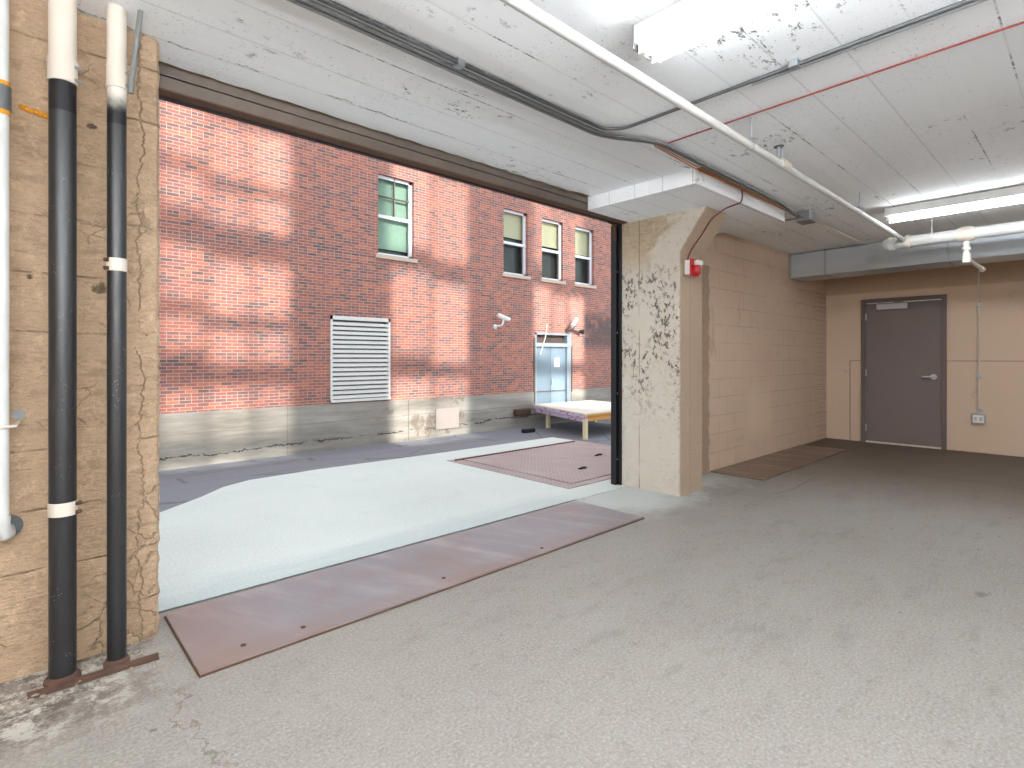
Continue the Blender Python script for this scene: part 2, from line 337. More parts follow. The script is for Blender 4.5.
    col = m.mix(m.ma('MULTIPLY', m.ma('MULTIPLY', cj, m.ma('SUBTRACT', 1.0, m.step(Y, 1.2, 1.4))), .9), col, srgb(240, 240, 238))
    # cracked edge strip above the opening
    ce = m.line(Y, m.ma('ADD', 2.86, m.ma('MULTIPLY', m.ma('SUBTRACT', m.noise(4.2, 6, .75), .5), .14)), .006)
    ce = m.ma('MULTIPLY', ce, m.ma('MULTIPLY', m.step(m.noise(7, 4, .7), .45, .55), m.ma('SUBTRACT', 1.0, m.step(X, 1.6, 2.6))))
    col = m.mix(m.ma('MULTIPLY', ce, .7), col, srgb(70, 68, 64))
    MAT['ceiling'] = m.fin(col, .75, m.ma('SUBTRACT', m.ma('MULTIPLY', nf, .3), m.ma('MAXIMUM', m.ma('MULTIPLY', ln, .2), ps)), .4, .006)

    # --- steel plates
    def plate(name, c0, c1, rust, diamond=False):
        m = M(name); X, Y, Z = m.xyz(); n0 = m.noise(1.3, 5, .6); n1 = m.noise(50, 3)
        st = m.noise(2.2, 4, .6, m.comb(m.ma('ADD', m.ma('MULTIPLY', X, 2.4), Y), m.ma('MULTIPLY', Y, .5), 0.0))
        col = m.mix(n0, c0, c1); col = m.mix(m.ma('MULTIPLY', m.step(st, .45, .75), .35), col, srgb(196, 188, 190))
        rm = m.step(m.noise(1.7, 5, .65), .5, .66); col = m.mix(m.ma('MULTIPLY', rm, .3), col, rust)
        h = m.ma('MULTIPLY', n1, .3)
        if diamond:
            a = m.ma('MULTIPLY', m.ma('ADD', X, Y), 110.0); b = m.ma('MULTIPLY', m.ma('SUBTRACT', X, Y), 110.0)
            h = m.ma('MAXIMUM', m.ma('SINE', a), m.ma('SINE', b)); col = m.mix(m.ma('MULTIPLY', m.step(h, .6, .95), .25), col, srgb(214, 200, 200))
        else:
            r1 = m.ma('SUBTRACT', 1.0, m.step(m.ma('SUBTRACT', X, m.ma('MULTIPLY', n0, .25)), .5, .85)); col = m.mix(m.ma('MULTIPLY', r1, .4), col, rust)
            r2 = m.ma('SUBTRACT', 1.0, m.step(m.ma('SUBTRACT', Y, m.ma('MULTIPLY', n0, .15)), 2.38, 2.5)); col = m.mix(m.ma('MULTIPLY', r2, .3), col, rust)
        return m.fin(col, .42, h, .3, .003, .15, .6)
    MAT['plate'] = plate('weathered_steel_plate', srgb(120, 118, 123), srgb(148, 146, 151), srgb(136, 106, 92))
    MAT['hatch'] = plate('pinkish_diamond_plate', srgb(148, 135, 136), srgb(166, 155, 156), srgb(144, 122, 118), True)
    MAT['dark_plate'] = plate('brown_floor_plate', srgb(104, 84, 70), srgb(122, 100, 84), srgb(92, 70, 56))

    # --- pipes
    m = M('black_iron_pipe'); n0 = m.noise(7, 4); sp = m.ma('MULTIPLY', m.ma('SUBTRACT', 1.0, m.step(m.voro(90), .1, .2)), m.step(m.noise(9, 3), .54, .62))
    col = m.mix(n0, srgb(14, 14, 16), srgb(32, 32, 36)); col = m.mix(m.ma('MULTIPLY', sp, .8), col, srgb(170, 168, 165))
    MAT['black_pipe'] = m.fin(col, .42, m.noise(80, 2), .15, .003, 0, .6)
    for nm, lo_z, hi_z in (('fade_pipe', 2.27, 2.37), ('fade_low', 2.33, 2.44)):
      m = M('pipe_fading_to_white'); X, Y, Z = m.xyz()
      f = m.step(m.ma('ADD', Z, m.ma('MULTIPLY', m.noise(30, 4), .05)), lo_z, hi_z)
      MAT[nm] = m.fin(m.mix(f, srgb(24, 24, 27), srgb(214, 206, 196)), .42, None)
    MAT['white_pipe'] = flat('white_painted_pipe', srgb(200, 200, 198), .5)
    MAT['cream_pipe'] = flat('cream_painted_pipe', srgb(206, 196, 184), .55, vary=.1, sc=9)
    MAT['steel'] = flat('galvanised_steel', srgb(172, 178, 184), .38, .75, vary=.14, sc=5)
    MAT['conduit'] = flat('grey_conduit', srgb(128, 130, 130), .45, .35)
    MAT['dark_conduit'] = flat('dark_grey_conduit', srgb(92, 94, 96), .45, .3)
    m = M('galvanised_duct'); n0 = m.noise(2.0, 3, .5, m.scl(m.co(), (1, .6, 3)))
    MAT['duct'] = m.fin(m.mix(n0, srgb(176, 184, 192), srgb(206, 214, 222)), .32, m.noise(3, 2), .1, .02, .45, .6)
    MAT['header'] = flat('dark_brown_painted_steel', srgb(104, 94, 86), .5, .1, vary=.3, sc=5)
    MAT['black_steel'] = flat('black_steel', srgb(24, 24, 28), .45, .1)
    MAT['rust'] = flat('rusty_steel', srgb(82, 60, 48), .8, .1, vary=.5, sc=25)
    MAT['rust_and_shadow'] = flat('dark_rust_and_shadow', srgb(92, 66, 50), .7, .1, vary=.35, sc=12)
    MAT['ceiling_stain'] = flat('brown_ceiling_stain', srgb(140, 112, 84), .8, vary=.3, sc=9)
    MAT['red'] = flat('red_plastic', srgb(176, 24, 34), .35)
    MAT['orange_cable'] = flat('orange_cable', srgb(200, 122, 70), .5)
    MAT['red_cable'] = flat('red_cable', srgb(128, 48, 40), .5)
    MAT['maroon_cable'] = flat('maroon_cable', srgb(112, 44, 44), .5)
    MAT['white_plastic'] = flat('white_plastic', srgb(236, 236, 234), .35)
    MAT['lens'] = flat('clear_strobe_lens', srgb(230, 226, 222), .15)
    MAT['door'] = flat('grey_painted_steel_door', srgb(118, 106, 102), .5, vary=.05, sc=3)
    MAT['door_frame'] = flat('grey_painted_door_frame', srgb(106, 94, 88), .5, vary=.05)
    MAT['chrome'] = flat('brushed_chrome', srgb(214, 214, 216), .28, .5)
    MAT['closer'] = flat('silver_closer_cover', srgb(196, 196, 198), .4, .3)
    MAT['louvre'] = flat('white_louvre_metal', srgb(222, 222, 218), .5)
    MAT['window_frame'] = flat('white_window_frame', srgb(226, 228, 236), .5)
    MAT['sill'] = flat('stone_sill', srgb(198, 180, 164), .8)
    MAT['blue_door'] = flat('pale_blue_steel_door', srgb(128, 146, 160), .4, vary=.1, sc=2)
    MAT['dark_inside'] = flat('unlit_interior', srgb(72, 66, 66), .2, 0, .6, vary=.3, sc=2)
    MAT['blind'] = flat('cream_roller_blind', srgb(216, 196, 164), .3)
    MAT['green_blind'] = flat('pale_green_blind', srgb(150, 166, 150), .3)
    MAT['plywood'] = flat('bleached_plywood', srgb(222, 217, 206), .8, vary=.1, sc=5)
    MAT['orange_wood'] = flat('orange_tinted_lumber', srgb(206, 150, 78), .7, vary=.2, sc=9)
    MAT['pale_wood'] = flat('pale_lumber', srgb(222, 208, 170), .7)
    m = M('printed_house_wrap'); X, Y, Z = m.xyz()
    pk = m.step(m.noise(7, 2, .5, m.comb(m.ma('MULTIPLY', Y, .8), 0.0, m.ma('MULTIPLY', Z, 3.0))), .56, .6)
    MAT['wrap'] = m.fin(m.mix(pk, srgb(206, 200, 222), srgb(196, 92, 138)), .5)
    MAT['patch'] = flat('whitewashed_board', srgb(172, 160, 154), .8, vary=.08, sc=3)
    MAT['amber'] = flat('amber_foam', srgb(206, 138, 36), .8, vary=.35, sc=60)
    m = M('window_glass')
    tr = m.n('ShaderNodeBsdfTransparent'); tr.inputs[0].default_value = (.90, .95, .94, 1)
    m.t.links.new(tr.outputs[0], m.out.inputs[0])
    MAT['glass'] = m.m
    MAT['tube'] = emis('lit_fluorescent_tube', (.93, .975, 1.0), 44.0)
    MAT['fill_tube_up'] = emis('added_uplight_fill', (.93, .975, 1.0), 190.0)  # extra fill light added to brighten the ceiling
    MAT['fixture'] = flat('white_enamel_fixture', srgb(228, 228, 228), .4)
    MAT['gap_light'] = flat('door_gap_light', srgb(226, 216, 196), .5)
build_mats()

# ------------------------------------------------------------------ mesh helpers
def link(name, bm, mat, parent=None, smooth=False):
    me = bpy.data.meshes.new(name)
    bmesh.ops.recalc_face_normals(bm, faces=bm.faces[:])
    bm.to_mesh(me); bm.free()
    if smooth:
        for p in me.polygons: p.use_smooth = True
        try: me.set_sharp_from_angle(angle=R(40))
        except Exception: pass
    me.materials.append(MAT[mat] if isinstance(mat, str) else mat)
    o = bpy.data.objects.new(name, me); COL.objects.link(o)
    if parent is not None:
        o.parent = parent
        o.matrix_parent_inverse = Matrix.Identity(4)
        off = root_off(parent)
        me.transform(Matrix.Translation(-off))
    return o
def root_off(p):
    v = Vector((0, 0, 0))
    while p is not None: v += p.location; p = p.parent
    return v
def tag(o, label=None, cat=None, group=None, kind=None):
    for k, v in (('label', label), ('category', cat), ('group', group), ('kind', kind)):
        if v: o[k] = v
    return o
def thing(name, loc, label, cat, group=None):
    o = bpy.data.objects.new(name, None); COL.objects.link(o); o.location = loc; o.empty_display_size = .1
    return tag(o, label, cat, group)
def box(bm, x0, x1, y0, y1, z0, z1, bev=0.0):
    r = bmesh.ops.create_cube(bm, size=1)
    vs = r['verts']
    for v in vs:
        v.co = Vector(((x0 + x1) / 2 + v.co.x * (x1 - x0), (y0 + y1) / 2 + v.co.y * (y1 - y0), (z0 + z1) / 2 + v.co.z * (z1 - z0)))
    if bev > 0:
        es = list({e for v in vs for e in v.link_edges})
        bmesh.ops.bevel(bm, geom=es, offset=bev, segments=2, affect='EDGES', profile=.5)
    return bm
def B(*a, bev=0.0):
    bm = bmesh.new(); return box(bm, *a, bev=bev)
def tube(bm, pts, r, seg=16, cap=True):
    pts = [Vector(p) for p in pts]; rings = []
    rr = r if isinstance(r, (list, tuple)) else [r] * len(pts)
    ref = None
    for i, p in enumerate(pts):
        d = ((pts[i] - pts[i - 1]).normalized() if i else Vector()) + ((pts[i + 1] - pts[i]).normalized() if i < len(pts) - 1 else Vector())
        d.normalize()
        if ref is None:
            ref = Vector((0, 0, 1)) if abs(d.z) < .9 else Vector((1, 0, 0))
        a = (ref - d * ref.dot(d)).normalized(); ref = a; b = d.cross(a)
        rings.append([bm.verts.new(p + (a * math.cos(2 * math.pi * k / seg) + b * math.sin(2 * math.pi * k / seg)) * rr[i]) for k in range(seg)])
    for i in range(len(rings) - 1):
        for k in range(seg):
            bm.faces.new((rings[i][k], rings[i][(k + 1) % seg], rings[i + 1][(k + 1) % seg], rings[i + 1][k]))
    if cap:
        bm.faces.new(rings[0][::-1]); bm.faces.new(rings[-1])
    return bm
def T(pts, r, seg=16):
    return tube(bmesh.new(), pts, r, seg)
def bend(pts, rad, n=6):     # round the corners of a polyline
    pts = [Vector(p) for p in pts]; out = [pts[0]]
    for i in range(1, len(pts) - 1):
        a, b, c = pts[i - 1], pts[i], pts[i + 1]
        r1 = min(rad, (b - a).length * .45, (c - b).length * .45)
        p, q = b + (a - b).normalized() * r1, b + (c - b).normalized() * r1
        for k in range(n + 1):
            t = k / n; out.append(p * (1 - t) ** 2 + b * 2 * t * (1 - t) + q * t * t)
    out.append(pts[-1]); return out
def levels(profile, zs):     # stack of rings, profile(z) -> list of (x, y)
    bm = bmesh.new(); rings = [[bm.verts.new((x, y, z)) for x, y in profile(z)] for z in zs]
    n = len(rings[0])
    for i in range(len(rings) - 1):
        for k in range(n): bm.faces.new((rings[i][k], rings[i][(k + 1) % n], rings[i + 1][(k + 1) % n], rings[i + 1][k]))
    bm.faces.new(rings[0][::-1]); bm.faces.new(rings[-1]); return bm
def prism_x(poly_yz, x0, x1):
    bm = bmesh.new(); a = [bm.verts.new((x0, y, z)) for y, z in poly_yz]; b = [bm.verts.new((x1, y, z)) for y, z in poly_yz]
    n = len(a)
    for k in range(n): bm.faces.new((a[k], a[(k + 1) % n], b[(k + 1) % n], b[k]))
    bm.faces.new(a[::-1]); bm.faces.new(b); return bm
def frange(a, b, n): return [a + (b - a) * i / n for i in range(n + 1)]
def struct(name, bm, mat, smooth=False, parent=None):
    o = link(name, bm, mat, parent, smooth)
    if parent is None: o['kind'] = 'structure'
    return o

CZ = 2.68            # ceiling height
# ================================================================== SETTING
# floor slab
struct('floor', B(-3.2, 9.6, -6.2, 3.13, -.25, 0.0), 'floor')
# ceiling slab with a chipped edge along the opening
bm = bmesh.new()
xs = frange(-3.2, 9.6, 380); e = []
for i, x in enumerate(xs):
    j = 0.0
    if .4 < x < 3.9:
        j = .004 * math.sin(x * 9) + .004 * math.sin(x * 31) + random.uniform(-.002, .002) + .008
    yb = 3.08 + j
    if x > 3.55: yb = 3.08 - .02 * min(1, (x - 3.55) / .1)
    if x > 4.0: yb = 3.4
    e.append(yb)
lo = [(bm.verts.new((x, -6.2, CZ)), bm.verts.new((x, y, CZ)), bm.verts.new((x, y + .02, CZ + .02)), bm.verts.new((x, max(y + .02, 3.14), 3.0)), bm.verts.new((x, -6.2, 3.0))) for x, y in zip(xs, e)]
for a, b in zip(lo[:-1], lo[1:]):
    for k in range(5): bm.faces.new((a[k], a[(k + 1) % 5], b[(k + 1) % 5], b[k]))
bm.faces.new(lo[0]); bm.faces.new(lo[-1][::-1])
struct('ceiling', bm, 'ceiling')
# thickened slab round the pier head
def dp(z):
    return [(3.81, 2.07), (5.52, 2.07), (5.52, 3.14), (3.93, 3.14), (3.80, 3.10)]
struct('trim_1', levels(dp, [2.566, CZ + .01]), 'ceiling')
# left wall: room side face at Y 2.88, ends in a ragged corner at the opening
jz = {}
def lw(z):
    k = round(z, 3)
    if k not in jz: jz[k] = (random.uniform(-.004, .004), random.uniform(-.006, .003))
    a, b = jz[k]
    return [(-3.2, 2.88), (.46 + a, 2.875), (.50 + b * .5, 2.885), (.515 + b, 2.91), (.515 + b, 3.3), (-3.2, 3.3)]
struct('wall_left', levels(lw, frange(-.02, CZ, 90)), 'wall_left')
# right hand block wall, back wall with door hole, walls behind the camera
struct('wall_right', B(4.87, 9.6, 2.91, 3.3, -.02, CZ), 'block')
bm = bmesh.new()
box(bm, 9.42, 9.6, 2.43, 2.91, -.02, CZ); box(bm, 9.42, 9.6, -6.2, 1.42, -.02, CZ); box(bm, 9.42, 9.6, 1.42, 2.43, 2.12, CZ)
struct('wall_back', bm, 'back')
struct('wall_south', B(-3.2, 9.6, -6.4, -6.2, -.02, CZ), 'plain_tan')
struct('wall_west', B(-3.4, -3.2, -6.4, 3.3, -.02, CZ), 'plain_tan')
# pier with haunch, ragged edges
jp = {}
def pf(z):
    k = round(z, 3)
    if k not in jp: jp[k] = (random.uniform(0, .010), random.uniform(-.012, .006))
    c, d = jp[k]
    if z > 1.9: c *= .4
    y = 2.575 if z < 2.21 else 2.575 - (z - 2.21) / (2.58 - 2.21) * .265
    ch = .006 + c
    return [(4.45, y + ch), (4.45 + ch, y), (4.86, y), (4.875, y + .01), (4.875, 3.3), (4.45, 3.3), (4.45, 3.25 + d)]
struct('wall_pier', levels(pf, frange(-.02, 2.19, 80) + [2.21, 2.3, 2.4, 2.5, 2.585]), 'pier')
# filler strip between pier and block wall
struct('trim_2', levels(lambda z: [(5.30, 2.885), (5.60 + .012 * math.sin(z * 23) + .008 * math.sin(z * 61), 2.885), (5.62 + .012 * math.sin(z * 23), 2.91), (5.30, 2.91)], frange(0, 2.25, 70)), flat('rough_dark_plaster', srgb(156, 132, 112), .9, vary=.3, sc=18))
# spandrel above the opening
struct('wall_spandrel', B(-3.2, 9.6, 3.215, 3.29, 2.63, 3.2), 'plain_tan')
# outer faces beside the opening
struct('wall_outer', B(4.85, 9.6, 3.3, 3.5, -.4, 2.62), 'plain_tan')

# ---- ground outside: level by the opening, falling away to the alley
def sm(t): t = max(0, min(1, t)); return t * t * (3 - 2 * t)
def gz(x, y):
    a = -.9 * max(0, min(1, (y - 5.9) / 6.0)); b = -.9 * max(0, min(1, (y - 4.1) / 4.3))
    s = sm((x - 6.3) / 1.0); return a * (1 - s) + b * s
bm = bmesh.new(); gx = frange(-6, 20, 104); gy = frange(3.13, 12.4, 60); g = [[bm.verts.new((x, y, gz(x, y) - .012 + (.006 * math.sin(x * 2.1 + y) if y > 6 else 0))) for y in gy] for x in gx]
for i in range(len(gx) - 1):
    for j in range(len(gy) - 1): bm.faces.new((g[i][j], g[i + 1][j], g[i + 1][j + 1], g[i][j + 1]))
struct('ground', bm, 'asphalt', True)
# light concrete apron (cut round the hatch)
out = [(-3, 3.16), (-3, 3.3), (.2, 4.6), (.97, 5.22), (1.29, 5.5), (1.55, 5.78), (1.83, 5.93), (2.6, 5.98), (3.94, 5.92)]
bm = bmesh.new()
def slab(bm, poly, z1, z0):
    t = [bm.verts.new((x, y, z1)) for x, y in poly]; b = [bm.verts.new((x, y, z0)) for x, y in poly]; n = len(t)
    bm.faces.new(t); bm.faces.new(b[::-1])
    for k in range(n): bm.faces.new((t[k], b[k], b[(k + 1) % n], t[(k + 1) % n]))
slab(bm, out + [(3.94, 3.145)], 0.0, -.2)
slab(bm, [(3.94, 5.42), (3.94, 5.92), (6.33, 5.88), (6.33, 5.42)], 0.0, -.2)
slab(bm, [(3.94, 3.145), (3.94, 3.44), (6.33, 3.44), (6.33, 3.145)], 0.0, -.2)
struct('ground_apron', bm, 'apron')

# ---- interior door
d1 = bpy.data.objects.new('door_1', None); COL.objects.link(d1); d1.location = (9.42, 1.925, 0); d1['kind'] = 'structure'
bm = bmesh.new(); box(bm, 9.385, 9.46, 1.42, 1.475, 0, 2.12); box(bm, 9.385, 9.46, 2.375, 2.43, 0, 2.12); box(bm, 9.385, 9.46, 1.475, 2.375, 2.06, 2.12)
link('door_frame', bm, 'door_frame', d1)
lf = link('door_leaf', B(9.41, 9.455, 1.48, 2.37, .022, 2.055, bev=.002), 'door', d1)
link('door_gap_light_strip', B(9.39, 9.46, 1.48, 2.37, 0, .02), 'gap_light', d1)  # pale strip coloured as the light showing under the door
for z in (.22, 1.03, 1.86):
    link('hinge', T([(9.402, 2.372, z - .05), (9.402, 2.372, z + .05)], .009, 10), 'closer', d1)
cl = link('door_closer', B(9.352, 9.41, 1.86, 2.23, 1.955, 2.035, bev=.008), 'closer', d1)
link('closer_arm', T([(9.375, 2.1, 2.03), (9.355, 1.98, 2.05), (9.39, 1.80, 2.075)], .008, 8), 'door_frame', d1)
h = link('door_handle', T([(9.41, 1.56, .99), (9.385, 1.56, .99)], .038, 20), 'chrome', d1, True)
bm = T(bend([(9.385, 1.56, .99), (9.352, 1.56, .99), (9.350, 1.60, .99), (9.352, 1.69, .985)], .015), .013, 10)
link('lever', bm, 'chrome', d1, True)

# ================================================================== THINGS INSIDE
# steel header above the opening
t = thing('steel_header', (2.4, 3.13, 2.56), 'long dark brown steel header with a rusty lower lip above the opening', 'beam')
link('upper_plate', B(.52, 4.3, 3.108, 3.130, 2.632, 2.678), 'header', t)
link('lower_plate', B(.52, 4.36, 3.112, 3.13, 2.568, 2.626), 'header', t)
link('joint', B(.52, 4.3, 3.122, 3.15, 2.622, 2.636), 'black_steel', t)
link('rusty_lip', prism_x([(3.112, 2.568), (3.112, 2.560), (3.15, 2.556), (3.184, 2.556), (3.184, 2.566)], .52, 4.42), 'rust_and_shadow', t)
link('weather_seal', B(.52, 4.42, 3.186, 3.212, 2.548, 2.678), 'black_steel', t)
# side rail of the rolling door
t = thing('door_track', (4.41, 3.25, 0), 'tall black steel door guide track on the pier beside the opening', 'track')
bm = bmesh.new(); box(bm, 4.405, 4.45, 3.285, 3.30, 0, 2.56); box(bm, 4.435, 4.452, 3.2, 3.285, 0, 2.56)
link('channel', bm, 'black_steel', t)
link('inner_guide', B(4.403, 4.414, 3.235, 3.285, .0, 2.56), 'black_steel', t)
link('corner_bracket', T(bend([(4.20, 3.2, 2.56), (4.36, 3.22, 2.55), (4.38, 3.23, 2.40)], .08), .014, 8), 'rust', t, True)
for z in (.25, .9, 1.5, 2.1):
    link('bolt', T([(4.434, 3.245, z), (4.424, 3.245, z)], .010, 8), 'steel', t)

# steel plates
def slab_obj(name, poly, z1, z0, mat, parent=None):
    bm = bmesh.new(); slab(bm, poly, z1, z0); return link(name, bm, mat, parent)
pl = [(.565, 3.05)]
pl += [(x, 3.072 + random.uniform(-.006, .004)) for x in frange(.7, 3.5, 16)]
pl += [(3.62, 3.07), (3.635, 2.41), (.56, 2.395)]
t = thing('threshold_plate', (2.1, 2.76, 0), 'long weathered steel plate lying across the threshold of the opening', 'plate')
slab_obj('plate', pl, .018, .008, 'plate', t)
slab_obj('plate_shadow_edge', [(.560, 3.06), (3.625, 3.076), (3.640, 2.405), (.555, 2.390)], .0085, .001, 'rust_and_shadow', t)  # dark under-strip drawn for the shadow gap below the plate
for x, y in ((.75, 2.5), (1.0, 2.48), (2.55, 2.46), (1.8, 2.5)):
    link('screw_head', T([(x, y, .017), (x, y, .0205)], .012, 10), 'rust', t)
tag(link('floor_plate', B(5.66, 8.35, 2.33, 2.9, .0, .012), 'dark_plate'), 'brown steel plate on the floor along the block wall', 'plate')

t = thing('sidewalk_hatch', (5.1, 4.4, 0), 'pinkish diamond plate hatch set in the apron outside the opening', 'hatch')
bm = bmesh.new(); box(bm, 3.95, 4.1, 3.45, 5.41, -.15, .004); box(bm, 4.1, 6.32, 3.45, 3.55, -.15, .004); box(bm, 4.1, 6.32, 5.33, 5.41, -.15, .004); box(bm, 6.2, 6.32, 3.55, 5.33, -.15, .004)
link('hatch_frame', bm, 'hatch', t)
link('hatch_cover', B(4.125, 6.18, 3.57, 5.30, -.12, .008), 'hatch', t)
link('gap_edge', B(4.0, 6.22, 5.31, 5.335, -.02, .018, bev=.004), 'rust_and_shadow', t)
for x, y in ((4.75, 3.95), (5.55, 4.35)):
    link('lifting_ring', T([(x - .06, y, .012), (x, y, .02), (x + .06, y, .012)], .014, 8), 'black_steel', t)

# left hand pipes
def standpipe(x, y, r, coupl, straps, label, fade):
    t = thing('drain_pipe', (x, y, 0), label, 'pipe', None)
    if fade:
        link('pipe', T([(x, y, .0), (x, y, 2.2)], r, 32), 'black_pipe', t, True)
        link('fading_section', T([(x, y, 2.2), (x, y, 2.38)], r, 32), 'fade_pipe', t, True)
    else:
        link('pipe', T([(x, y, .0), (x, y, 2.2)], r, 32), 'black_pipe', t, True)
        link('sooty_section', T([(x, y, 2.2), (x, y, coupl - .04)], r, 32), 'fade_low', t, True)
    link('white_section', T([(x, y, coupl - .02), (x, y, CZ)], r * 1.02, 32), 'cream_pipe', t, True)
    cz0, cz1 = coupl - .06, coupl + .03
    c = link('coupling', T([(x, y, cz0), (x, y, cz0 + .006), (x, y, cz0 + .01), (x, y, cz1 - .01), (x, y, cz1 - .006), (x, y, cz1)],
                       [r * 1.13, r * 1.13, r * 1.08, r * 1.08, r * 1.13, r * 1.13], 32), 'cream_pipe', t, True)
    for dz in (.015, .065):
        link('clamp_screw', T([(x + r * .8, y - r * .8, cz0 + dz), (x + r * 1.3, y - r * .5, cz0 + dz)], .006, 8), 'steel', t)
    for z, side in straps:
        s = link('pipe_strap', T([(x, y, z - .026), (x, y, z - .024), (x, y, z + .024), (x, y, z + .026)], [r * 1.03, r * 1.07, r * 1.07, r * 1.03], 32),
                 'cream_pipe' , t, True)
        for dz in (-.017, .017):
            link('strap_bolt', T([(x + side * r * .9, y - r * .7, z + dz), (x + side * r * 1.25, y - r * .35, z + dz)], .008, 8), 'rust', t)
    link('base_flange', T([(x, y, 0), (x, y, .012), (x, y, .014), (x, y, .026)], [r * 1.35, r * 1.35, r * 1.2, r * 1.1], 28), 'rust', t, True)
    return t
standpipe(.165, 2.742, .043, 2.375, [(.667, 1)], 'thick black drain pipe with a white painted top on the left wall', False)
standpipe(.336, 2.739, .0335, 2.41, [(1.63, -1)], 'thinner black pipe fading to white beside the thick drain pipe', True)
t = thing('white_riser_pipe', (-.005, 2.77, .6), 'white painted riser pipe with an elbow at the left edge', 'pipe')
link('pipe', T([(-.012, 2.78, .64), (-.012, 2.78, CZ)], .025, 24), 'white_pipe', t, True)
link('elbow', T([(-.012, 2.78, .66), (-.012, 2.78, .62), (-.002, 2.79, .595), (.002, 2.82, .585), (.002, 2.88, .585)], .029, 24), 'white_pipe', t, True)
link('wall_escutcheon', T([(.012, 2.868, .60), (.012, 2.876, .60)], .042, 24), 'dark_conduit', t, True)
link('pipe_hook', T([(-.05, 2.75, .995), (.0, 2.748, .995), (.03, 2.76, .995), (.04, 2.875, 1.0)], .006, 8), 'cream_pipe', t, True)
link('hanger_plate', T([(.04, 2.87, 1.03), (.04, 2.876, 1.03)], .02, 20), 'conduit', t, True)
link('upper_coupling', T([(-.012, 2.78, 2.17), (-.012, 2.78, 2.26)], .031, 24), 'dark_conduit', t, True)
for z in (2.165, 2.265): link('foam_ring', T([(-.012, 2.78, z - .012), (-.012, 2.78, z + .012)], .0285, 20), 'amber', t, True)
bm = bmesh.new()
for k in range(7):
    x = .05 + k * .013
    r_ = bmesh.ops.create_icosphere(bm, subdivisions=2, radius=.012 + random.uniform(-.002, .003), matrix=Matrix.Translation((x, 2.876, 2.232 - k * .0022 + random.uniform(-.003, .003))))
tag(link('foam_sealant', bm, 'amber', None, True), 'streak of amber foam sealant on the left wall by the thick pipe', 'sealant')
tag(link('diagonal_conduit', T([(.376, 2.69, 2.33), (.382, 2.69, 2.40), (.41, 2.69, 2.68)], .010, 12), 'conduit', None, True), 'short grey conduit slanting up beside the thinner black pipe', 'conduit')
# rusty angle bar on the floor
bm = bmesh.new(); box(bm, .06, .47, 2.672, 2.680, 0, .02); box(bm, .06, .47, 2.655, 2.672, 0, .006)
for v in bm.verts: v.co.x += 0; v.co.z += 0.002 * math.sin(v.co.x * 20)
tag(link('angle_bar', bm, 'rust'), 'rusty angle iron bar on the floor in front of the black pipes', 'bar')
# loose cement crumbs at the foot of the wall: nobody could count them
bm = bmesh.new()
for k in range(300):
    x = random.uniform(-.3, .50); y = random.gauss(2.74 - .06 * (x < .1), .075); y = min(y, 2.865); s = random.choice((.002, .003, .003, .004, .005, .007, .010)) * random.uniform(.7, 1.3)
    bmesh.ops.create_icosphere(bm, subdivisions=1, radius=s, matrix=Matrix.Translation((x, y, s * .4)) @ Matrix.Rotation(random.random() * 3, 4, 'Z') @ Matrix.Diagonal((1.4, 1, .7, 1)))
tag(link('cement_crumbs', bm, flat('cement_crumb', srgb(146, 136, 124), .9, vary=.5, sc=30)), 'loose cement crumbs along the foot of the left wall', 'rubble', kind='stuff')

# ---- ceiling services
def bundle_pts(dy, split):
    return None
for k, (dy, lab) in enumerate(((0, 'grey ceiling conduit that turns off toward the room, innermost of the three by the opening'),)):
    pts = bend([(-3.1, 2.09, 2.665), (2.70, 2.09, 2.665), (2.80, 2.0, 2.665), (2.78, -6.1, 2.665)], .16)
    t = thing('ceiling_conduit', (0, 2.1, 2.66), lab, 'conduit', None)
    link('conduit', T(pts, .0095, 12), 'dark_conduit', t, True)
    for p in ((1.6, 2.095, 2.66), (2.785, 1.0, 2.66), (2.785, -.2, 2.66)):
        link('conduit_clip', B(p[0] - .02, p[0] + .02, p[1] - .02, p[1] + .02, 2.648, CZ), 'steel', t)
for dy, lab in ((.034, 'grey ceiling conduit running to the junction box, nearest to its middle'), (.070, 'outermost grey ceiling conduit running from the opening to the junction box')):
    pts = bend([(-3.1, 2.095 + dy, 2.66), (2.78 , 2.095 + dy, 2.66), (3.13, 1.925 + dy * .7, 2.66), (5.2, 1.95 + dy * .7, 2.66), (5.58, 1.97 + (dy - .04), 2.62), (5.68, 1.97 + (dy - .04), 2.62)], .12)
    tag(link('ceiling_conduit', T(pts, .0095, 12), 'conduit', None, True), lab, 'conduit')
# second run beside the branch toward the room
tag(link('ceiling_conduit', T([(2.825, 1.22, 2.664), (2.825, -6.1, 2.664)], .010, 12), 'steel', None, True), 'bright steel ceiling conduit beside the grey one crossing the room', 'conduit')
t = thing('junction_box', (5.76, 1.98, 2.6), 'small grey steel junction box on the ceiling past the thick slab edge', 'junction box')
link('box_body', B(5.68, 5.84, 1.90, 2.02, 2.585, CZ, bev=.006), 'steel', t)
link('cover', B(5.675, 5.845, 1.895, 2.025, 2.578, 2.586, bev=.002), 'conduit', t)
tag(link('branch_conduit', T(bend([(5.84, 1.96, 2.64), (7.5, 1.96, 2.64), (7.76, 1.96, 2.66)], .1), .012, 12), 'cream_pipe', None, True), 'painted conduit running from the junction box to the metal duct', 'conduit')
tag(link('stub_conduit', T([(5.76, 2.02, 2.63), (5.76, 2.3, 2.65), (5.64, 2.6, 2.66)], .010, 10), 'conduit', None, True), 'short conduit stub from the junction box toward the block wall', 'conduit')

